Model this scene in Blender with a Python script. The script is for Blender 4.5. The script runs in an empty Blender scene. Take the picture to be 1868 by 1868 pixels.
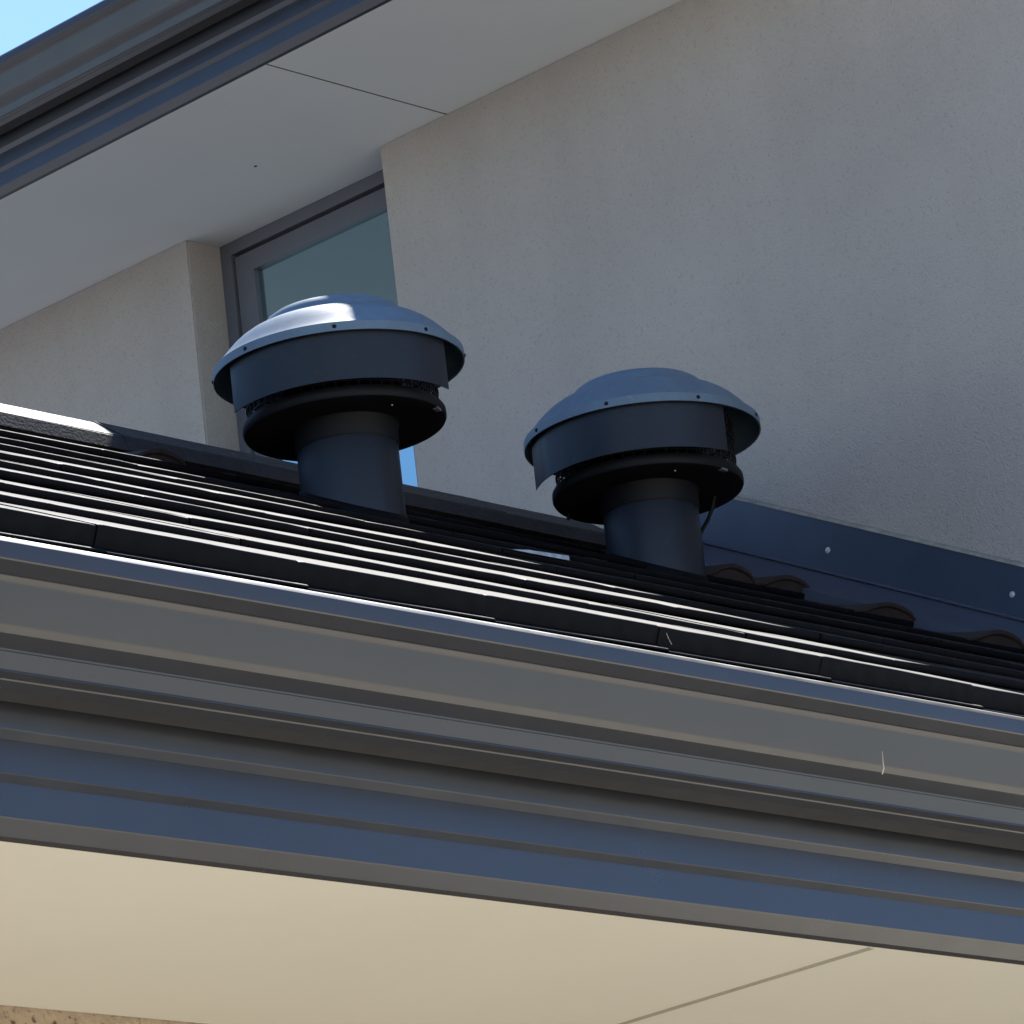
import bpy, bmesh, math, random
from mathutils import Vector, Matrix

S = bpy.context.scene
COL = S.collection
random.seed(7)
H = 1.7                      # eye height of the photographer above the ground

# ------------------------------------------------------------------ camera
YAW, PIT, ROL, FPX = 0.82971177, 0.30334887, -0.11750612, 9089.86
F = Vector((math.sin(YAW) * math.cos(PIT), math.cos(YAW) * math.cos(PIT), math.sin(PIT)))
r0 = Vector((math.cos(YAW), -math.sin(YAW), 0))
u0 = r0.cross(F)
rr = math.cos(ROL) * r0 + math.sin(ROL) * u0
uu = -math.sin(ROL) * r0 + math.cos(ROL) * u0
cam = bpy.data.objects.new('camera', bpy.data.cameras.new('camera'))
COL.objects.link(cam)
cam.matrix_world = Matrix(((rr.x, uu.x, -F.x, 0), (rr.y, uu.y, -F.y, 0), (rr.z, uu.z, -F.z, H), (0, 0, 0, 1)))
cam.data.sensor_width = 36
cam.data.lens = 36 * FPX / 1868
cam.data.clip_start = 0.05
cam.data.clip_end = 2000
S.camera = cam

# ------------------------------------------------------------------ light
SUN = Vector((0.615, 0.28, 1.0)).normalized()
W = bpy.data.worlds.new('World')
S.world = W
W.use_nodes = True
nt = W.node_tree
nt.nodes.clear()
sky = nt.nodes.new('ShaderNodeTexSky')
sky.sky_type = 'NISHITA'
sky.sun_disc = False
sky.sun_elevation = math.asin(SUN.z)
sky.sun_rotation = math.atan2(SUN.x, SUN.y)
sky.air_density = 1.0
sky.dust_density = 0.0
sky.ozone_density = 4.5
bg = nt.nodes.new('ShaderNodeBackground')
bg.inputs['Strength'].default_value = 0.10
wo = nt.nodes.new('ShaderNodeOutputWorld')
nt.links.new(sky.outputs[0], bg.inputs[0])
nt.links.new(bg.outputs[0], wo.inputs[0])

sl = bpy.data.lights.new('sun', 'SUN')
sl.energy = 5.0
sl.angle = math.radians(0.53)
sl.color = (1.0, 0.965, 0.91)
so = bpy.data.objects.new('sun', sl)
COL.objects.link(so)
so.rotation_euler = SUN.to_track_quat('Z', 'Y').to_euler()
so.location = (20, 0, 40)

S.view_settings.view_transform = 'Standard'
S.view_settings.look = 'None'
S.view_settings.gamma = 1
S.view_settings.use_curve_mapping = False
S.view_settings.exposure = 1.32
S.render.film_transparent = False


# ------------------------------------------------------------------ materials
def mat(name, col, rough=0.5, metal=0.0, spec=0.5, vary=0.06, vscale=3.0, speck=0.0, spscale=120.0,
        speck_col=None, bump=0.0, bscale=150.0, bdist=0.004, rvary=0.0, ior=None, streak=0.0, obj_rand=0.0, stretch=None):
    m = bpy.data.materials.new(name)
    m.use_nodes = True
    n = m.node_tree.nodes
    l = m.node_tree.links
    b = n['Principled BSDF']
    b.inputs['Roughness'].default_value = rough
    b.inputs['Metallic'].default_value = metal
    b.inputs['Specular IOR Level'].default_value = spec
    if ior:
        b.inputs['IOR'].default_value = ior
    tc = n.new('ShaderNodeTexCoord')
    geo = n.new('ShaderNodeNewGeometry')
    src = geo.outputs['Position']
    if stretch:
        mp = n.new('ShaderNodeMapping')
        mp.inputs['Scale'].default_value = stretch
        l.new(src, mp.inputs[0])
        src = mp.outputs[0]
    nz = n.new('ShaderNodeTexNoise')
    nz.inputs['Scale'].default_value = vscale
    nz.inputs['Detail'].default_value = 5
    nz.inputs['Roughness'].default_value = 0.6
    l.new(src, nz.inputs['Vector'])
    mr = n.new('ShaderNodeMapRange')
    mr.inputs[1].default_value = 0.3
    mr.inputs[2].default_value = 0.7
    mr.inputs[3].default_value = 1 - vary
    mr.inputs[4].default_value = 1 + vary
    l.new(nz.outputs['Fac'], mr.inputs[0])
    mul = n.new('ShaderNodeVectorMath')
    mul.operation = 'SCALE'
    mul.inputs[0].default_value = col
    l.new(mr.outputs[0], mul.inputs['Scale'])
    out = mul.outputs[0]
    if obj_rand:
        oi = n.new('ShaderNodeObjectInfo')
        m2 = n.new('ShaderNodeMapRange')
        m2.inputs[3].default_value = 1 - obj_rand
        m2.inputs[4].default_value = 1 + obj_rand
        l.new(oi.outputs['Random'], m2.inputs[0])
        s2 = n.new('ShaderNodeVectorMath')
        s2.operation = 'SCALE'
        l.new(out, s2.inputs[0])
        l.new(m2.outputs[0], s2.inputs['Scale'])
        out = s2.outputs[0]
    if streak:
        mp2 = n.new('ShaderNodeMapping')
        mp2.inputs['Scale'].default_value = (1, 1, 0.10)
        l.new(geo.outputs['Position'], mp2.inputs[0])
        n5 = n.new('ShaderNodeTexNoise')
        n5.inputs['Scale'].default_value = 5.5
        n5.inputs['Detail'].default_value = 5
        l.new(mp2.outputs[0], n5.inputs['Vector'])
        m5 = n.new('ShaderNodeMapRange')
        m5.inputs[1].default_value = 0.45
        m5.inputs[2].default_value = 0.75
        m5.inputs[3].default_value = 1
        m5.inputs[4].default_value = 1 - 2 * streak
        l.new(n5.outputs['Fac'], m5.inputs[0])
        s5 = n.new('ShaderNodeVectorMath')
        s5.operation = 'SCALE'
        l.new(out, s5.inputs[0])
        l.new(m5.outputs[0], s5.inputs['Scale'])
        out = s5.outputs[0]
    if speck:
        sn = n.new('ShaderNodeTexNoise')
        sn.inputs['Scale'].default_value = spscale
        sn.inputs['Detail'].default_value = 3
        l.new(geo.outputs['Position'], sn.inputs['Vector'])
        cr = n.new('ShaderNodeMapRange')
        cr.inputs[1].default_value = 0.58
        cr.inputs[2].default_value = 0.72
        cr.inputs[3].default_value = 0
        cr.inputs[4].default_value = speck
        l.new(sn.outputs['Fac'], cr.inputs[0])
        mx = n.new('ShaderNodeMixRGB')
        mx.inputs[2].default_value = (*(speck_col or (c * 0.5 for c in col)), 1)
        l.new(cr.outputs[0], mx.inputs[0])
        l.new(out, mx.inputs[1])
        out = mx.outputs[0]
    l.new(out, b.inputs['Base Color'])
    if rvary:
        m3 = n.new('ShaderNodeMapRange')
        m3.inputs[1].default_value = 0.3
        m3.inputs[2].default_value = 0.7
        m3.inputs[3].default_value = max(0.02, rough - rvary)
        m3.inputs[4].default_value = rough + rvary
        n2 = n.new('ShaderNodeTexNoise')
        n2.inputs['Scale'].default_value = vscale * 3
        n2.inputs['Detail'].default_value = 4
        l.new(src, n2.inputs['Vector'])
        l.new(n2.outputs['Fac'], m3.inputs[0])
        l.new(m3.outputs[0], b.inputs['Roughness'])
    if bump:
        bn = n.new('ShaderNodeTexNoise')
        bn.inputs['Scale'].default_value = bscale
        bn.inputs['Detail'].default_value = 4
        l.new(geo.outputs['Position'], bn.inputs['Vector'])
        bp = n.new('ShaderNodeBump')
        bp.inputs['Strength'].default_value = bump
        bp.inputs['Distance'].default_value = bdist
        l.new(bn.outputs['Fac'], bp.inputs['Height'])
        l.new(bp.outputs[0], b.inputs['Normal'])
    return m


M = {
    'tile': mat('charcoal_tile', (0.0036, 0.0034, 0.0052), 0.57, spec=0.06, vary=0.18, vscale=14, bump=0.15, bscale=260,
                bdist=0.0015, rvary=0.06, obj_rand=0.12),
    'rolltile': mat('brown_black_tile', (0.019, 0.0135, 0.0135), 0.72, spec=0.25, vary=0.3, vscale=40, bump=0.3, bscale=180, bdist=0.002),
    'ridge': mat('ridge_tile_paint', (0.017, 0.016, 0.019), 0.6, spec=0.3, vary=0.35, vscale=26, bump=0.4, bscale=160, bdist=0.002,
                 rvary=0.08, obj_rand=0.08),
    'steel': mat('painted_steel', (0.024, 0.0225, 0.024), 0.33, spec=0.58, vary=0.09, vscale=5, rvary=0.04, bump=0.0, bscale=420,
                 bdist=0.0006),
    'fascia': mat('fascia_steel', (0.024, 0.0245, 0.0285), 0.31, spec=0.75, vary=0.08, vscale=4, rvary=0.04, streak=0.05, bump=0.0, bscale=420,
                  bdist=0.0006),
    'flash': mat('flashing_steel', (0.031, 0.041, 0.070), 0.45, vary=0.08, vscale=5, rvary=0.05),
    'vent': mat('vent_steel', (0.0095, 0.0125, 0.0205), 0.43, spec=0.34, vary=0.16, vscale=9, speck=0.12, spscale=85, speck_col=(0.06, 0.065, 0.075), stretch=(1.0, 1.0, 0.25), rvary=0.05, bump=0.05, bscale=300,
                bdist=0.0006),
    'hood': mat('skylit_hood_paint', (0.078, 0.125, 0.180), 0.56, spec=0.7, vary=0.10, vscale=16, speck=0.25, spscale=70, speck_col=(0.20, 0.23, 0.28), rvary=0.05, bump=0.04, bscale=300, bdist=0.0005),  # lighter and bluer than the vent steel: skylight put into the colour
    'ventdark': mat('vent_dark_and_shade', (0.0055, 0.0055, 0.008), 0.6, spec=0.2, vary=0.1, vscale=20),  # dark vent parts; also carries the shade on the collar
    'render': mat('wall_render', (0.385, 0.355, 0.328), 0.95, spec=0.15, vary=0.075, vscale=1.3, speck=0.5, spscale=150,
                  speck_col=(0.24, 0.22, 0.20), bump=0.95, bscale=250, bdist=0.005, streak=0.025),
    'soffit': mat('soffit_paint', (0.60, 0.625, 0.635), 0.8, spec=0.25, vary=0.025, vscale=1.5, bump=0.08, bscale=90,
                  bdist=0.001),
    'eave': mat('eave_sheet_paint', (0.80, 0.76, 0.645), 0.75, spec=0.25, vary=0.02, vscale=2.2, bump=0.06, bscale=70,
                bdist=0.001),
    'strip': mat('joint_strip', (0.40, 0.375, 0.31), 0.7, vary=0.03),
    'jointdark': mat('joint_gap', (0.03, 0.03, 0.03), 0.8, vary=0.1),
    'coarse': mat('coarse_render', (0.34, 0.27, 0.19), 0.95, spec=0.1, vary=0.15, vscale=30, speck=0.9, spscale=75,
                  speck_col=(0.06, 0.045, 0.03), bump=1.0, bscale=120, bdist=0.006),
    'frame': mat('window_frame_paint', (0.098, 0.104, 0.128), 0.45, vary=0.04, vscale=6),
    'framedark': mat('window_gasket', (0.03, 0.03, 0.035), 0.6, vary=0.04),
    'glass': mat('reflective_glass', (0.39, 0.57, 0.63), 0.035, metal=1.0, vary=0.03, vscale=1.2),
    'zinc': mat('zinc_screw', (0.50, 0.50, 0.5), 0.45, metal=0.4, vary=0.1, vscale=60),
    'palestrip': mat('pale_blue_grey', (0.34, 0.39, 0.46), 0.45, metal=0.4, vary=0.35, vscale=60),
    'mortar': mat('mortar_bed', (0.30, 0.29, 0.27), 0.9, vary=0.2, vscale=40),
    'sealant': mat('sealant_bead', (0.22, 0.205, 0.175), 0.9, vary=0.3, vscale=30),
    'tray': mat('tray_steel', (0.045, 0.053, 0.078), 0.42, vary=0.1, vscale=6),
    'clip': mat('clip_steel', (0.085, 0.09, 0.105), 0.5, vary=0.1, vscale=50),
    'straw': mat('dry_straw', (0.55, 0.47, 0.32), 0.8, vary=0.2, vscale=80),
    'stalk': mat('dry_stalk', (0.30, 0.24, 0.17), 0.8, vary=0.2, vscale=80),
    'under': mat('sarking', (0.02, 0.02, 0.022), 0.9, vary=0.05),
    'ground': mat('grey_concrete', (0.215, 0.22, 0.24), 0.95, spec=0.1, vary=0.2, vscale=0.5, speck=0.4, spscale=9),
    'bounce_paving': mat('pale_bounce_paving', (0.66, 0.585, 0.46), 0.9, spec=0.2, vary=0.10, vscale=0.8, speck=0.2, spscale=20),  # pale tone chosen to throw sunlight back up
    'slab': mat('concrete_slab', (0.36, 0.34, 0.31), 0.9, vary=0.1, vscale=1),
}


# ------------------------------------------------------------------ helpers
def link(name, bm, m, parent=None, smooth=None):
    me = bpy.data.meshes.new(name)
    bmesh.ops.recalc_face_normals(bm, faces=bm.faces[:])
    bm.to_mesh(me)
    bm.free()
    me.materials.append(M[m] if isinstance(m, str) else m)
    if smooth is not None:
        for p in me.polygons:
            p.use_smooth = True
        try:
            me.set_sharp_from_angle(angle=math.radians(smooth))
        except Exception:
            pass
    o = bpy.data.objects.new(name, me)
    COL.objects.link(o)
    if parent:
        o.parent = parent
    return o


def empty(name, loc, label, cat, group=None):
    o = bpy.data.objects.new(name, None)
    COL.objects.link(o)
    o.location = loc
    o.empty_display_size = 0.1
    o['label'] = label
    o['category'] = cat
    if group:
        o['group'] = group
    return o


def box(bm, x0, x1, y0, y1, z0, z1):
    v = [bm.verts.new((x, y, z)) for x in (x0, x1) for y in (y0, y1) for z in (z0, z1)]
    for f in ((0, 1, 3, 2), (4, 6, 7, 5), (0, 4, 5, 1), (2, 3, 7, 6), (0, 2, 6, 4), (1, 5, 7, 3)):
        bm.faces.new([v[i] for i in f])


def prism(bm, pts, fn0, fn1):
    """closed 2D loop swept between two mappings"""
    a = [bm.verts.new(fn0(*p)) for p in pts]
    b = [bm.verts.new(fn1(*p)) for p in pts]
    n = len(pts)
    for i in range(n):
        bm.faces.new((a[i], a[(i + 1) % n], b[(i + 1) % n], b[i]))
    for loop in (a, b):
        try:
            f = bm.faces.new(loop)
            bmesh.ops.triangulate(bm, faces=[f])
        except ValueError:
            pass


def tube(bm, pts, rad, seg=8):
    rings = []
    for i, p in enumerate(pts):
        p = Vector(p)
        a = Vector(pts[max(0, i - 1)])
        b = Vector(pts[min(len(pts) - 1, i + 1)])
        d = (b - a).normalized()
        s = d.cross(Vector((0.3, 0.2, 1)) if abs(d.z) < 0.9 else Vector((1, 0, 0))).normalized()
        t = d.cross(s)
        rd = rad[i] if isinstance(rad, (list, tuple)) else rad
        rings.append([bm.verts.new(p + rd * (math.cos(2 * math.pi * k / seg) * s + math.sin(2 * math.pi * k / seg) * t))
                      for k in range(seg)])
    for a, b in zip(rings, rings[1:]):
        for k in range(seg):
            bm.faces.new((a[k], a[(k + 1) % seg], b[(k + 1) % seg], b[k]))
    bm.faces.new(rings[0])
    bm.faces.new(rings[-1][::-1])


def lathe(bm, prof, seg=72, closed=False):
    """prof: list of (r, z); swept about local z"""
    rings = []
    for r, z in prof:
        if r < 1e-6:
            rings.append([bm.verts.new((0, 0, z))])
        else:
            rings.append([bm.verts.new((r * math.cos(2 * math.pi * k / seg), r * math.sin(2 * math.pi * k / seg), z))
                          for k in range(seg)])
    pairs = list(zip(rings, rings[1:]))
    if closed:
        pairs.append((rings[-1], rings[0]))
    for a, b in pairs:
        for k in range(seg):
            k2 = (k + 1) % seg
            if len(a) == 1 and len(b) == 1:
                continue
            if len(a) == 1:
                bm.faces.new((a[0], b[k], b[k2]))
            elif len(b) == 1:
                bm.faces.new((a[k], a[k2], b[0]))
            else:
                bm.faces.new((a[k], a[k2], b[k2], b[k]))


def arc(cx, cz, r, a0, a1, n):
    return [(cx + r * math.cos(math.radians(a0 + (a1 - a0) * i / n)), cz + r * math.sin(math.radians(a0 + (a1 - a0) * i / n)))
            for i in range(n + 1)]


# ------------------------------------------------------------------ ground
bm = bmesh.new()
rings = []
for rad in (0, 6, 15, 40, 120, 400, 900):
    if rad == 0:
        rings.append([bm.verts.new((4, 3, 0))])
    else:
        rings.append([bm.verts.new((4 + rad * math.cos(k * math.pi / 16), 3 + rad * math.sin(k * math.pi / 16), 0)) for k in range(32)])
for a, b in zip(rings, rings[1:]):
    for k in range(32):
        if len(a) == 1:
            bm.faces.new((a[0], b[k], b[(k + 1) % 32]))
        else:
            bm.faces.new((a[k], b[k], b[(k + 1) % 32], a[(k + 1) % 32]))
g = link('ground', bm, 'ground')
g['kind'] = 'structure'
bm = bmesh.new()
box(bm, -16, 8.30, -15, 5.40, -0.05, 0.012)  # unseen pale sheet, added to bounce light onto eave lining and gutter
box(bm, 8.3005, 26, -15, 4.25, -0.05, 0.012)
pv = link('bounce_paving', bm, 'bounce_paving')
pv['kind'] = 'structure'

# ------------------------------------------------------------------ dimensions (relative to the eye, H added on build)
GA, GS = 0.2948, 0.1483          # run and rise of one course of tiles
NY, NZ = 4.63, 2.010             # nose of the first course
TP = math.tan(math.radians(26.7))
XW = 8.37                        # face of the tall wall
YG = 4.5544                      # front of the lower gutter
YF = 4.68                        # face of the lower fascia
SHADOW_INSET = lambda y: 0.47 * min(1.0, max(0.0, (7.02 - y) / 1.6))   # unseen eave end, narrowed only to place the shadow edge it casts
ZS = 1.5827                      # lower eave lining
ZU = 4.601                       # upper eave lining
XFU = 7.745                      # face of the upper fascia
X0 = 0.2                         # left end of the low roof
roof_z = lambda y: NZ + (y - NY) * TP

low = empty('single_storey_wing', (4.5, 5.45, 0),
            'low wing in front with dark tiled roof, grey gutter and cream eave lining', 'house')
tall = empty('two_storey_wing', (XW, 7, 0),
             'tall rendered wing behind with beige wall, slanting eave and narrow window', 'house')


def part(name, bm, m, parent, smooth=None):
    o = link(name, bm, m, None, smooth)
    o.parent = parent
    o.matrix_parent_inverse = Matrix.Translation(-Vector(parent.location)) if parent.type == 'EMPTY' else Matrix.Identity(4)
    return o


# ------------------------------------------------------------------ gutter and fascia profile (shared by both eaves)
GUT = [(d, z + 0.42 * max(d, 0)) for d, z in (
    (0.024, 1.920), (0.022, 1.930), (0.016, 1.9360), (0.0075, 1.9378), (0.0040, 1.9370), (0.0006, 1.9348), (-0.0020, 1.9315), (-0.0031, 1.9280),
    (-0.0058, 1.910), (-0.0060, 1.9075), (-0.0050, 1.9055), (0.0095, 1.8890), (0.0120, 1.8866), (0.0126, 1.8855), (0.0152, 1.8790), (0.0158, 1.8768),
    (0.0164, 1.8735), (0.0258, 1.8215), (0.0264, 1.8190), (0.0271, 1.8170), (0.0304, 1.8092), (0.0311, 1.8076), (0.0330, 1.8050),
    (0.0480, 1.7862), (0.0484, 1.7835), (0.0476, 1.7822), (0.0522, 1.7580), (0.0514, 1.7565), (0.0510, 1.7550), (0.0598, 1.7460),
    (0.0592, 1.7450), (0.0602, 1.7426), (0.070, 1.7315),
    (0.112, 1.712), (0.116, 1.718), (0.116, 1.890))]
# fascia: (depth behind the fascia face, height)
FAS = [(d, z + 0.42 * d) for d, z in (
    (0.0060, 1.800), (0.0012, 1.7275), (0.0022, 1.7257), (0.0106, 1.7119), (0.0102, 1.7105), (0.0012, 1.6672), (0.0022, 1.6655),
    (0.0106, 1.6531), (0.0102, 1.6517), (0.0012, 1.6080), (0.0022, 1.6060), (0.0160, 1.5800))] + [(0.0255, 1.5830)]


def rounded(pts, t):
    """inner offset of an open polyline (simple)"""
    out = []
    for i, p in enumerate(pts):
        a = Vector(pts[max(0, i - 1)])
        b = Vector(pts[min(len(pts) - 1, i + 1)])
        d = (b - a)
        d.normalize()
        nrm = Vector((-d.y, d.x))
        out.append((p[0] + nrm.x * t, p[1] + nrm.y * t))
    return out


def eave_trim(parent, mapf, s0, s1, ref_y, ref_z, sv, fas_off):
    """mapf(s, depth, z)->xyz ; profile scaled by sv about (fascia plane, soffit height)"""
    gut = [(YG + d - YF, z - 1.5827) for d, z in GUT]
    loop = gut + rounded(gut, 0.0022)[::-1]
    n = max(1, int(abs(s1 - s0) / 0.6))
    bm = bmesh.new()
    cols = []
    for i in range(n + 1):
        s = s0 + (s1 - s0) * i / n
        w = 0.0012 * math.sin(s * 2.1) + 0.0007 * math.sin(s * 5.3 + 1)
        cols.append([bm.verts.new(mapf(s, d * sv + w, z * sv)) for d, z in loop])
    k = len(loop)
    for a, b in zip(cols, cols[1:]):
        for j in range(k):
            bm.faces.new((a[j], a[(j + 1) % k], b[(j + 1) % k], b[j]))
    bm.faces.new(cols[0])
    bm.faces.new(cols[-1][::-1])
    g = part('gutter', bm, 'steel', parent, 9)
    fas = [(d, z - 1.5827) for d, z in FAS] + [(0.0255, 1.80 - 1.5827)]
    bm = bmesh.new()
    cuts = [s0] + [c for c in (5.42, 7.02) if s0 < c < s1 and sv < 1] + [s1]
    rows = [[bm.verts.new(mapf(s, d * sv, z * sv)) for d, z in fas] for s in cuts]
    for a, b in zip(rows, rows[1:]):
        for q in range(len(fas)):
            bm.faces.new((a[q], a[(q + 1) % len(fas)], b[(q + 1) % len(fas)], b[q]))
    bm.faces.new(rows[0])
    bm.faces.new(rows[-1][::-1])
    f = part('fascia', bm, 'fascia', parent)
    return g, f


eave_trim(low, lambda s, d, z: (s, YF + d, ZS + z + H), X0, XW - 0.004, YF, ZS, 1.0, 0)
eave_trim(tall, lambda s, d, z: (XFU + SHADOW_INSET(s) + d, s, ZU + z + H), 3.7, 12.6, XFU, ZU, 0.83, 0)

# ------------------------------------------------------------------ lower eave lining, wall
def eave_panels(parent, m, edges, mk, strip_m, mkstrip):
    for a, b in zip(edges, edges[1:]):
        bm = bmesh.new()
        mk(bm, a + (0.002 if strip_m else 0.0036), b - (0.002 if strip_m else 0.0036))
        part('eave_panel', bm, m, parent)
        if strip_m:
            bm = bmesh.new()
            mkstrip(bm, b)
            part('joint_strip', bm, strip_m, parent)


low_edges = [X0, 2.238 - 1.2, 2.238, 3.438 - 1.2 + 1.2, 5.838, 8.24]
low_edges = [X0, 1.038, 3.438, 5.838, 8.24]
eave_panels(low, 'eave', low_edges, lambda bm, a, b: box(bm, a, b, YF + 0.0260, 5.452, ZS + 0.0004 + H, ZS + 0.007 + H),
            'strip', lambda bm, x: box(bm, x - 0.0055, x + 0.0055, YF + 0.0268, 5.448, ZS - 0.0018 + H, ZS + 0.004 + H))
bm = bmesh.new()
box(bm, X0 + 0.5, XW - 0.003, 5.455, 5.62, 0, ZS + 0.15 + H)
box(bm, X0 + 0.5, X0 + 0.66, 5.623, 9.6, 0, ZS + 0.15 + H)
part('wall', bm, 'coarse', low)

# ------------------------------------------------------------------ lower roof
YR = 7.30
bm = bmesh.new()
off = -0.06
prism(bm, [(4.68, roof_z(4.68) + off), (YR, roof_z(YR) + off), (YR, roof_z(YR) + off - 0.02), (4.68, roof_z(4.68) + off - 0.02)],
      lambda y, z: (X0, y, z + H), lambda y, z: (XW - 0.002, y, z + H))
# far slope behind the ridge
prism(bm, [(YR, roof_z(YR) + off), (10.0, roof_z(YR) + off - 2.7 * TP), (10.0, roof_z(YR) + off - 2.7 * TP - 0.02), (YR, roof_z(YR) + off - 0.02)],
      lambda y, z: (X0, y, z + H), lambda y, z: (XW - 0.002, y, z + H))
roof = part('roof', bm, 'under', low)
# triangular gable closing the left end
bm = bmesh.new()
prism(bm, [(4.72, ZS + 0.02), (9.9, ZS + 0.02), (YR, roof_z(YR) - 0.075)], lambda y, z: (X0 + 0.03, y, z + H), lambda y, z: (X0 + 0.07, y, z + H))
part('gable', bm, 'coarse', low)

TW = 0.3665
NOSE = 0.0140
TS = math.atan((GS - NOSE) / GA)          # slope of one tile's own face
TL = 0.395


def tile_mesh(name, w, nose, ledge=False, crown=0.0, seed=0):
    """tile in local axes: x along the course, y up the slope, z off the face; origin at nose top"""
    rnd = random.Random(seed)
    bm = bmesh.new()
    xs = [0, 0.004, 0.012, 0.05, w * 0.3, w * 0.5, w * 0.7, w - 0.05, w - 0.012, w - 0.004, w]
    wob = [rnd.uniform(-0.0006, 0.0006) for _ in xs]
    cols = []
    for i, x in enumerate(xs):
        e = min(x, w - x)
        sag = -0.0006 * max(0, 1 - e / 0.006) ** 2 + crown * (1 - (2 * x / w - 1) ** 2) + wob[i]
        prof = [(0.0012, -nose + 0.0006), (-0.0004, -nose + 0.003), (0.0, -0.0035 + sag), (0.0012, -0.001 + sag), (0.004, sag), (0.05, sag * 0.6),
                (TL * 0.5, sag * 0.3), (TL, -0.0003), (TL, -NOSE + 0.0008), (0.02, -NOSE + 0.0008)]
        if ledge:
            lz = 0.0028 * x / w - 0.0010
            prof = [(0.010, -nose - 0.004), (-0.0260, -nose - 0.003 + lz), (-0.0285, -nose - 0.001 + lz), (-0.0275, -nose + 0.0012 + lz),
                    (-0.0240, -nose + 0.0022 + lz), (0.0, -nose + 0.0045 + lz), (0.0, -0.004 + sag), (0.0015, -0.001 + sag),
                    (0.004, sag), (0.05, sag * 0.6), (TL, -0.0003), (TL, -NOSE + 0.0008), (0.03, -NOSE + 0.0008)]
        # keep the nose vertical although the tile leans
        c = []
        for y, z in prof:
            c.append(bm.verts.new((x, y, z)))
        cols.append(c)
    k = len(cols[0])
    for a, b in zip(cols, cols[1:]):
        for j in range(k):
            bm.faces.new((a[j], a[(j + 1) % k], b[(j + 1) % k], b[j]))
    bm.faces.new(cols[0])
    bm.faces.new(cols[-1][::-1])
    me = bpy.data.meshes.new(name)
    bmesh.ops.recalc_face_normals(bm, faces=bm.faces[:])
    bm.to_mesh(me)
    bm.free()
    me.materials.append(M['tile'])
    for p in me.polygons:
        p.use_smooth = True
    me.set_sharp_from_angle(angle=math.radians(50))
    return me


WG = TW - 0.0005
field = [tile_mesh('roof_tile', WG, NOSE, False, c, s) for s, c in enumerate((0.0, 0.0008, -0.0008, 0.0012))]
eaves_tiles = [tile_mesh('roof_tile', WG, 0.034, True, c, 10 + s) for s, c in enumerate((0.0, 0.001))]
cut_cache = {}
XEND = 8.235
rnd = random.Random(3)
for k in range(9):
    y, z = NY + k * GA, NZ + k * GS
    off = (5.152 if k % 2 == 0 else 5.152 + 0.5 * TW) % TW
    x = X0 + off - TW * (1 if off > 0.02 else 0)
    while x < XEND - 0.03:
        xa = max(x, X0)
        w = min(WG, XEND - xa)
        if xa > x:
            w = min(WG - (xa - x), w)
        if w < 0.05:
            x += TW
            continue
        if w < WG - 1e-4:
            key = (round(w, 3), k == 0)
            if key not in cut_cache:
                cut_cache[key] = tile_mesh('roof_tile', w, 0.034 if k == 0 else NOSE, k == 0, 0, 30)
            me = cut_cache[key]
        else:
            me = rnd.choice(eaves_tiles if k == 0 else field)
        o = bpy.data.objects.new('roof_tile', me)
        COL.objects.link(o)
        o.parent = roof
        sagf = lambda q: 0.0016 * math.sin(1.55 * q + 2.1 * k) + 0.0010 * math.sin(3.7 * q + 0.9 * k * k)   # uneven battens
        o.location = (xa, y + rnd.uniform(-0.002, 0.002), z + H + sagf(xa) + rnd.uniform(-0.0003, 0.0003))
        ry = -math.atan((sagf(xa + w) - sagf(xa)) / w) + math.radians(rnd.gauss(0, 0.04))
        o.rotation_euler = (TS + math.radians(rnd.gauss(0, 0.07)), ry, math.radians(rnd.gauss(0, 0.05)))
        x += TW
roof_inv = Matrix.Translation((0, 0, 0))

# ridge capping: half-hexagon tiles lapped one over the next
def ridge_mesh(length, grow):
    sec = [(-0.100, 3.304), (-0.089, 3.3385), (0.0, 3.3985), (0.089, 3.3385), (0.100, 3.304)]
    bm = bmesh.new()
    outer = [(d * (1 + grow), (z - 3.30) * (1 + grow) + 3.30) for d, z in sec]
    loop = outer + [(d * 0.86, (z - 3.30) * 0.8 + 3.296) for d, z in sec][::-1]
    prism(bm, loop, lambda d, z: (0, d, z - 3.30), lambda d, z: (length, d, z - 3.30))
    bmesh.ops.bevel(bm, geom=[e for e in bm.edges if abs(e.verts[0].co.x - e.verts[1].co.x) > 0.1 and e.verts[0].co.z > 0.02],
                    offset=0.004, segments=2, affect='EDGES')
    me = bpy.data.meshes.new('ridge_tile')
    bmesh.ops.recalc_face_normals(bm, faces=bm.faces[:])
    bm.to_mesh(me)
    bm.free()
    me.materials.append(M['ridge'])
    return me


rm = ridge_mesh(0.405, 0.0)
x = 8.235 - 0.405
i = 0
while x > X0 - 0.45:
    o = bpy.data.objects.new('ridge_tile', rm)
    COL.objects.link(o)
    o.parent = roof
    o.location = (x, YR, 3.30 + H + 0.0015 * (i % 2) + rnd.uniform(-0.001, 0.001))
    o.rotation_euler = (0, math.radians(0.2 + rnd.gauss(0, 0.06)), 0)
    x -= 0.37
    i += 1
# mortar pointing at the end of the ridge
bm = bmesh.new()
box(bm, 8.236, 8.30, YR - 0.09, YR + 0.09, 3.28 + H, 3.372 + H)
o = part('mortar_end', bm, 'mortar', low)

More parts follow.
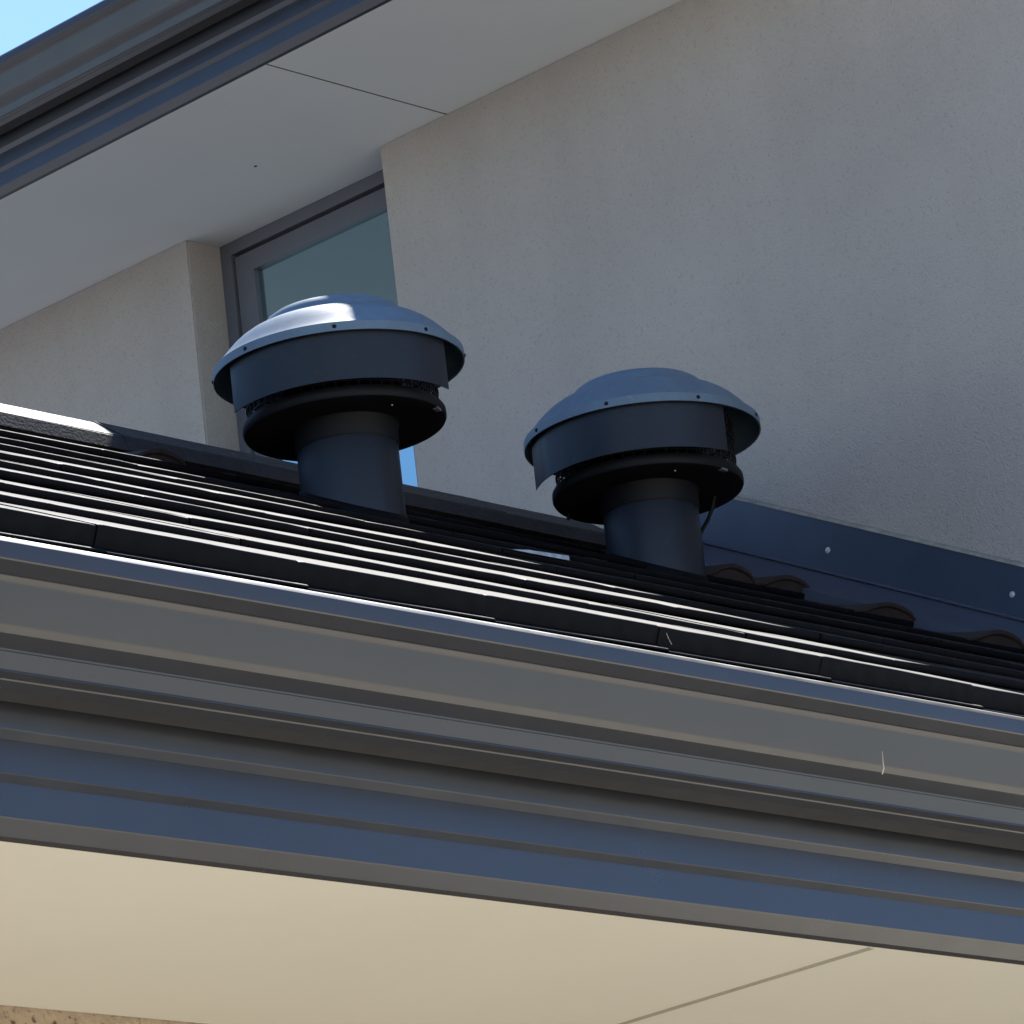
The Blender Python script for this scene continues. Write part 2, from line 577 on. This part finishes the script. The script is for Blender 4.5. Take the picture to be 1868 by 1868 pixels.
# raised rolls on cut tiles beside the wall and one under the ridge
def roll(xa, xb, y, z, h, length=0.10, skew=0.62, drop=0.014):
    bm = bmesh.new()
    n = 14
    fa, ba, fi = [], [], []
    mid = []
    for i in range(n + 1):
        t = i / n
        x = xa + (xb - xa) * t
        if t < skew:
            hh = h * 0.5 * (1 - math.cos(math.pi * t / skew))
        else:
            hh = h * math.sqrt(max(0.0, 1 - ((t - skew) / (1 - skew)) ** 2))
        fa.append(bm.verts.new((x, y, z + hh + H)))
        ba.append(bm.verts.new((x + 0.004, y + length, z + hh * 0.25 + length * math.tan(TS) + H)))
        fi.append(bm.verts.new((x, y + 0.0005, z + hh * 0.86 - 0.004 + H)))
        mid.append(bm.verts.new((x, y + 0.007, z + hh * 0.80 - 0.005 + H)))
    bot = [bm.verts.new((v.co.x, y + 0.012, z - drop + H)) for v in fa]
    for i in range(n):
        bm.faces.new((fa[i], fa[i + 1], ba[i + 1], ba[i]))
        bm.faces.new((fa[i], fi[i], fi[i + 1], fa[i + 1]))
        bm.faces.new((fi[i], mid[i], mid[i + 1], fi[i + 1]))
        bm.faces.new((mid[i], bot[i], bot[i + 1], mid[i + 1]))
    bm.faces.new((fa[n], fi[n], mid[n], bot[n], ba[n]))
    o = part('roll_tile', bm, 'rolltile', roof, 30)
    return o


K = lambda k: (NY + (k - 1) * GA, NZ + (k - 1) * GS)
roll(8.02, 8.222, *K(6), 0.034)
roll(8.03, 8.245, *K(7), 0.034)
roll(8.075, 8.268, K(8)[0], K(8)[1] + 0.004, 0.034, drop=0.05)
roll(7.90, 8.075, K(8)[0], K(8)[1] + 0.003, 0.036)
roll(6.60, 6.79, 7.10, roof_z(7.10) - 0.012, 0.036, 0.10)

# wall flashing with its tray
bm = bmesh.new()
ya, yb = 4.45, 7.22
sec = [(8.352, 0.186), (8.352, 0.066), (8.346, 0.060), (8.3645, 0.058), (8.3645, 0.186)]
prism(bm, sec, lambda x, h: (x, ya, roof_z(ya) + h + H), lambda x, h: (x, yb, roof_z(yb) + h + H))
fl = part('wall_flashing', bm, 'flash', low)
bm = bmesh.new()
prism(bm, [(8.351, 0.0575), (8.30, 0.034), (8.240, 0.012), (8.232, -0.03), (8.235, -0.034), (8.244, 0.006), (8.302, 0.028), (8.3635, 0.0535)],
      lambda x, h: (x, ya, roof_z(ya) + h + H), lambda x, h: (x, yb, roof_z(yb) + h + H))
part('flashing_tray', bm, 'tray', low)
bm = bmesh.new()
prism(bm, [(8.350, 0.1865), (8.3665, 0.1865), (8.3665, 0.197), (8.356, 0.194)], lambda x, h: (x, ya, roof_z(ya) + h + H),
      lambda x, h: (x, yb, roof_z(yb) + h + H))
part('sealant_bead', bm, 'sealant', low)
bm0 = bmesh.new()
lathe(bm0, [(0, 0.005), (0.003, 0.005), (0.0038, 0.0028), (0.0038, 0.002), (0.0068, 0.0015), (0.0072, 0)], 16)
screw_me = bpy.data.meshes.new('screw')
bm0.to_mesh(screw_me)
bm0.free()
screw_me.materials.append(M['zinc'])
for yy in (5.25, 5.735, 6.217, 6.705, 7.11):
    o = bpy.data.objects.new('screw', screw_me)
    COL.objects.link(o)
    o.parent = fl
    o.location = (8.352, yy, roof_z(yy) + 0.116 + H)
    o.rotation_euler = (0, math.radians(-90), 0)

# ------------------------------------------------------------------ tall wing: wall with recessed window
WY0, WY1 = 7.960, 8.678
ZT = ZU + 0.02
bm = bmesh.new()
box(bm, XW, XW + 0.20, 4.3, WY0, 0, ZU - 0.001 + H)
box(bm, XW, XW + 0.20, WY1, 12.2, 0, ZU - 0.001 + H)
box(bm, XW + 0.003, XW + 0.197, WY0 + 0.001, WY1 - 0.001, 0, 3.40 + H)
box(bm, XW + 0.201, 14.0, 4.301, 4.5, 0, ZU - 0.002 + H)
box(bm, XW + 0.201, 14.0, 12.0, 12.199, 0, ZU - 0.002 + H)
bmesh.ops.bevel(bm, geom=[e for e in bm.edges if abs(e.verts[0].co.z - e.verts[1].co.z) > 2 and e.verts[0].co.x < XW + 0.001 and
                          7.9 < e.verts[0].co.y < 8.8], offset=0.004, segments=2, affect='EDGES')
part('wall', bm, 'render', tall)

win = bmesh.new()
XO = 8.484
# outer frame: head, jambs, sill
box(win, XO, XO + 0.075, WY0 + 0.001, WY1 - 0.001, 4.566 + H, ZU - 0.0015 + H)
box(win, XO, XO + 0.075, WY1 - 0.040, WY1 - 0.001, 3.44 + H, 4.566 + H)
box(win, XO, XO + 0.075, WY0 + 0.001, WY0 + 0.040, 3.44 + H, 4.566 + H)
box(win, XO - 0.012, XO + 0.075, WY0 + 0.001, WY1 - 0.001, 3.401 + H, 3.44 + H)
window = part('window', win, 'frame', tall)
bm = bmesh.new()
a, b, c, d = WY0 + 0.046, WY1 - 0.047, 3.447 + H, 4.556 + H
box(bm, XO + 0.006, XO + 0.05, a, b, d - 0.052, d)
box(bm, XO + 0.006, XO + 0.05, a, b, c, c + 0.055)
box(bm, XO + 0.006, XO + 0.05, b - 0.066, b, c + 0.055, d - 0.052)
box(bm, XO + 0.006, XO + 0.05, a, a + 0.066, c + 0.055, d - 0.052)
part('sash', bm, 'frame', window)
bm = bmesh.new()
box(bm, XO + 0.022, XO + 0.026, WY0 + 0.0405, WY1 - 0.0405, 3.4405 + H, 4.5655 + H)
o = part('gasket', bm, 'framedark', window)
bm = bmesh.new()
box(bm, XO + 0.0205, XO + 0.0275, a + 0.064, b - 0.064, c + 0.053, d - 0.050)
part('pane', bm, 'glass', window)

# upper eave lining in sheets, with a nail hole mark
def up_sheet(bm, a, b):
    ys = [a] + [c for c in (5.42, 7.02) if a < c < b] + [b]
    loop = [(XFU + 0.0216 + SHADOW_INSET(y), y) for y in ys] + [(XW + 0.115, b), (XW + 0.115, a)]
    prism(bm, loop, lambda x, y: (x, y, ZU + H), lambda x, y: (x, y, ZU + 0.006 + H))


up_edges = [3.7, 5.324, 7.722, 10.12, 12.5]
eave_panels(tall, 'soffit', up_edges, lambda bm, a, b: up_sheet(bm, a, b),
            None, None)
bm = bmesh.new()
for y in up_edges[1:-1]:
    box(bm, XFU + 0.024, XW + 0.10, y - 0.0034, y + 0.0034, ZU + 0.0012 + H, ZU + 0.005 + H)
part('joint_gap', bm, 'jointdark', tall)
bm = bmesh.new()
lathe(bm, [(0, -0.0015), (0.004, -0.001), (0.005, 0.001), (0, 0.001)], 10)
for v in bm.verts:
    v.co += Vector((8.183, 8.212, ZU + H))
part('nail_head', bm, 'ventdark', tall)

# upper roof
bm = bmesh.new()
t2 = math.tan(math.radians(25))
zg = ZU + 0.285
cuts = [3.72, 5.42, 7.02, 12.6]
sec = [(7.66, zg), (11.2, zg + 3.54 * t2), (14.74, zg), (14.74, zg - 0.03), (11.2, zg + 3.54 * t2 - 0.03), (7.66, zg - 0.03)]
for ca, cb in zip(cuts, cuts[1:]):
    prism(bm, sec, lambda x, z: (x + (SHADOW_INSET(ca) if x < 8 else 0), ca, z + H), lambda x, z: (x + (SHADOW_INSET(cb) if x < 8 else 0), cb - 0.0005, z + H))
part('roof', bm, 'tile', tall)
bm = bmesh.new()
prism(bm, [(7.80, ZU + 0.01), (14.6, ZU + 0.01), (11.2, zg + 3.3 * t2)], lambda x, z: (x, 3.76, z + H), lambda x, z: (x, 3.80, z + H))
prism(bm, [(7.80, ZU + 0.01), (14.6, ZU + 0.01), (11.2, zg + 3.3 * t2)], lambda x, z: (x, 12.5, z + H), lambda x, z: (x, 12.54, z + H))
part('gable', bm, 'render', tall)

# ------------------------------------------------------------------ roof vents
R = 0.259


def dir_angle(deg, turn=0.0):
    """local angle measured from the camera-facing side, positive to the right"""
    return math.radians(deg)


def vent_parts(root, facing, turn, first):
    fa = math.radians(turn)
    c = Vector((-math.sin(facing), -math.cos(facing), 0))        # towards the street
    rh = Vector((math.cos(facing), -math.sin(facing), 0))

    def at(a, rad, z):
        a = math.radians(a) + fa
        v = c * math.cos(a) + rh * math.sin(a)
        return Vector((v.x * rad, v.y * rad, z))

    ob = {}
    # pipe with a slightly wider collar under the base plate
    bm = bmesh.new()
    lathe(bm, [(0.385 * R, -0.47 * R), (0.385 * R, -0.60 * R), (0.402 * R, -0.66 * R), (0.402 * R, -1.36 * R), (0.398 * R, -1.36 * R)], 64)
    ob['pipe'] = link('pipe', bm, 'vent', root, 40)
    bm = bmesh.new()
    lathe(bm, [(0.43 * R, -0.476 * R), (0.415 * R, -0.51 * R), (0.412 * R, -0.635 * R), (0.404 * R, -0.65 * R)], 64)
    ob['collar'] = link('collar', bm, 'ventdark', root, 40)  # darker than the pipe: shade under the plate put into its colour
    # base plate: turned disc with rolled rim
    bm = bmesh.new()
    prof = [(0.40 * R, -0.474 * R), (0.70 * R, -0.478 * R), (0.775 * R, -0.480 * R), (0.797 * R, -0.472 * R), (0.806 * R, -0.455 * R),
            (0.808 * R, -0.430 * R), (0.806 * R, -0.400 * R), (0.792 * R, -0.380 * R), (0.76 * R, -0.372 * R), (0.70 * R, -0.37 * R), (0.40 * R, -0.36 * R)]
    lathe(bm, prof, 96)
    ob['base_plate'] = link('base_plate', bm, 'ventdark', root, 35)
    bp = ob['base_plate']
    # mesh guard
    bm = bmesh.new()
    rc = 0.755 * R
    z0, z1 = -0.372 * R, 0.10 * R
    nv = 52
    tw = 0.0013
    for k in range(nv):
        a = 2 * math.pi * k / nv
        ca, sa = math.cos(a), math.sin(a)
        vs = []
        for (dr, dt) in ((-tw, -tw), (tw, -tw), (tw, tw), (-tw, tw)):
            for z in (z0, z1):
                vs.append(bm.verts.new(((rc + dr) * ca - dt * sa, (rc + dr) * sa + dt * ca, z)))
        for j in range(4):
            p, q = 2 * j, 2 * ((j + 1) % 4)
            bm.faces.new((vs[p], vs[q], vs[q + 1], vs[p + 1]))
    nh = 6
    for h in range(nh):
        z = z0 + (z1 - z0) * (h + 0.5) / nh
        lathe(bm, [(rc + 0.0026, z - tw), (rc + 0.0026, z + tw), (rc + 0.0004, z + tw), (rc + 0.0004, z - tw)], 96, closed=True)
    ob['guard_mesh'] = link('guard_mesh', bm, 'ventdark', root)
    # motor housing inside
    bm = bmesh.new()
    lathe(bm, [(0, -0.365 * R), (0.12 * R, -0.365 * R), (0.12 * R, -0.20 * R), (0.48 * R, -0.16 * R), (0.48 * R, 0.12 * R), (0, 0.14 * R)], 40)
    ob['motor_housing'] = link('motor_housing', bm, 'ventdark', root, 30)
    # hood, one thick spun shell
    bm = bmesh.new()
    prof = [(1.0, 0.0), (1.0, 0.072), (0.986, 0.084), (0.945, 0.125), (0.90, 0.177), (0.85, 0.230), (0.80, 0.274), (0.75, 0.308),
            (0.70, 0.333), (0.65, 0.350), (0.612, 0.358), (0.600, 0.363), (0.590, 0.384), (0.570, 0.420), (0.545, 0.450), (0.51, 0.474),
            (0.46, 0.492), (0.40, 0.505), (0.32, 0.515), (0.20, 0.524), (0.10, 0.528), (0.0, 0.529)]
    inner = [(0.0, 0.518), (0.30, 0.502), (0.50, 0.445), (0.59, 0.348), (0.75, 0.292), (0.87, 0.190), (0.975, 0.068), (0.988, 0.0)]
    lathe(bm, [(a * R, b * R) for a, b in prof + inner], 128, closed=False)
    # close rim
    bm.verts.ensure_lookup_table()
    lathe(bm, [(0.988 * R, 0.0), (1.0 * R, 0.0)], 128)
    bmesh.ops.remove_doubles(bm, verts=bm.verts[:], dist=1e-5)
    ob['hood'] = link('hood', bm, 'hood', root, 17)
    # hood screws
    for k in range(8):
        a = 45 * k
        bm = bmesh.new()
        p = at(a, 1.0 * R, 0.036 * R)
        nrm = Vector((p.x, p.y, 0)).normalized()
        q = Matrix.Translation(p - nrm * 0.001) @ nrm.to_track_quat('Z', 'Y').to_matrix().to_4x4()
        lathe(bm, [(0, 0.004), (0.0026, 0.0038), (0.0042, 0.002), (0.0048, 0)], 12)
        bmesh.ops.transform(bm, matrix=q, verts=bm.verts[:])
        link('screw', bm, 'ventdark', ob['hood'])
    # curved deflector plate on the street side
    bm = bmesh.new()
    n = 48
    A0, A1 = -63, 62
    zt, zb = 0.05 * R, -0.385 * R
    ro, ri = 0.950 * R, 0.942 * R
    rings = []
    for i in range(n + 1):
        a = A0 + (A1 - A0) * i / n
        rings.append([bm.verts.new(at(a, rad, z)) for rad, z in ((ro, zt), (ro, zb), (ri, zb), (ri, zt))])
    for a, b in zip(rings, rings[1:]):
        for j in range(4):
            bm.faces.new((a[j], a[(j + 1) % 4], b[(j + 1) % 4], b[j]))
    bm.faces.new(rings[0])
    bm.faces.new(rings[-1][::-1])
    ob['deflector_plate'] = link('deflector_plate', bm, 'vent', root, 40)
    # a second plate on the far side
    # clips under the rim of the base plate
    for a in (70,):
        bm = bmesh.new()
        p0 = [at(a + da, rad * R, z * R) for da in (-3.0, 3.0) for rad in (0.76, 0.800) for z in (-0.488, -0.440)]
        vs = [bm.verts.new(p) for p in p0]
        for f in ((0, 1, 3, 2), (4, 6, 7, 5), (0, 4, 5, 1), (2, 3, 7, 6), (0, 2, 6, 4), (1, 5, 7, 3)):
            bm.faces.new([vs[i] for i in f])
        link('clip', bm, 'clip', bp)
    # small rivets below the plate
    for a in (38,):
        bm = bmesh.new()
        p = at(a, 0.62 * R, -0.478 * R)
        lathe(bm, [(0, -0.0022), (0.0018, -0.0018), (0.0022, 0.001)], 10)
        bmesh.ops.translate(bm, vec=p, verts=bm.verts[:])
        link('rivet', bm, 'zinc', bp)
    # sheet collar where the pipe meets the tiles
    bm = bmesh.new()
    seg = 48
    rows = []
    for rad, dz in ((0.4035 * R, 0.006), (0.410 * R, 0.004), (0.418 * R, -0.002), (0.42 * R, -0.012)):
        row = []
        for k in range(seg):
            a = 2 * math.pi * k / seg
            x, y = rad * math.cos(a), rad * math.sin(a)
            row.append(bm.verts.new((x, y, -0.285 + y * TP + dz - 0.002)))
        rows.append(row)
    for a, b in zip(rows, rows[1:]):
        for k in range(seg):
            bm.faces.new((a[k], a[(k + 1) % seg], b[(k + 1) % seg], b[k]))
    ob['pipe_flashing'] = link('pipe_flashing', bm, 'tile', root, 40)
    return at


v1 = empty('roof_vent', (6.905, 6.75, 3.361 + H), 'dark round roof vent by the window, its hood half in sunlight', 'roof vent',
           'mushroom vents on the low roof')
vent_parts(v1, math.atan2(6.905, 6.75), 0, True)
v2 = empty('roof_vent', (7.822, 6.75, 3.357 + H), 'dark round roof vent fully in shade, beside the sloping wall flashing', 'roof vent',
           'mushroom vents on the low roof')
at2 = vent_parts(v2, math.atan2(7.822, 6.75), -15, False)
v2.rotation_euler = (0, math.radians(1.2), 0)
# cable and bolt of the shaded vent
bm = bmesh.new()
tube(bm, [at2(128, 0.60 * R, -0.46 * R), at2(130, 0.585 * R, -0.55 * R), at2(136, 0.55 * R, -0.66 * R), at2(146, 0.50 * R, -0.78 * R),
          at2(158, 0.47 * R, -0.95 * R), at2(168, 0.46 * R, -1.12 * R)], 0.0045, 8)
link('cable', bm, 'ventdark', v2, 60)
bm = bmesh.new()
tube(bm, [at2(-95, 0.74 * R, -0.45 * R), at2(-95, 0.74 * R, -0.53 * R)], 0.004, 8)
link('bolt', bm, 'ventdark', v2)

# ------------------------------------------------------------------ small loose things
def tagged(o, label, cat):
    o['label'] = label
    o['category'] = cat
    return o


bm = bmesh.new()
y6, z6 = NY + 5 * GA, NZ + 5 * GS
prism(bm, [(6.665, 0.0), (6.70, 0.006), (6.812, 0.010), (6.812, 0.0005)], lambda x, h: (x, y6 - 0.004, z6 + h + H),
      lambda x, h: (x, y6 + 0.05, z6 + h + 0.018 + H))  # thin pale blue-grey piece along a tile nose
tagged(link('pale_strip', bm, 'palestrip'), 'short pale strip lying on the tiles between the two vents', 'metal strip')
bm = bmesh.new()
tube(bm, [(5.717, 4.545, 1.802 + H), (5.724, 4.546, 1.812 + H), (5.732, 4.552, 1.826 + H), (5.737, 4.5545, 1.842 + H)],
     [0.0008, 0.0012, 0.0008, 0.0004], 6)
tagged(link('straw', bm, 'straw'), 'pale dry straw stuck on the front of the grey gutter', 'straw')
bm = bmesh.new()
tube(bm, [(5.339, 4.601, 1.974 + H), (5.337, 4.604, 1.984 + H), (5.336, 4.606, 1.993 + H)], [0.0007, 0.0006, 0.0004], 6)
tagged(link('stalk', bm, 'stalk'), 'tiny brown stalk standing in the gutter against the first tiles', 'stalk')
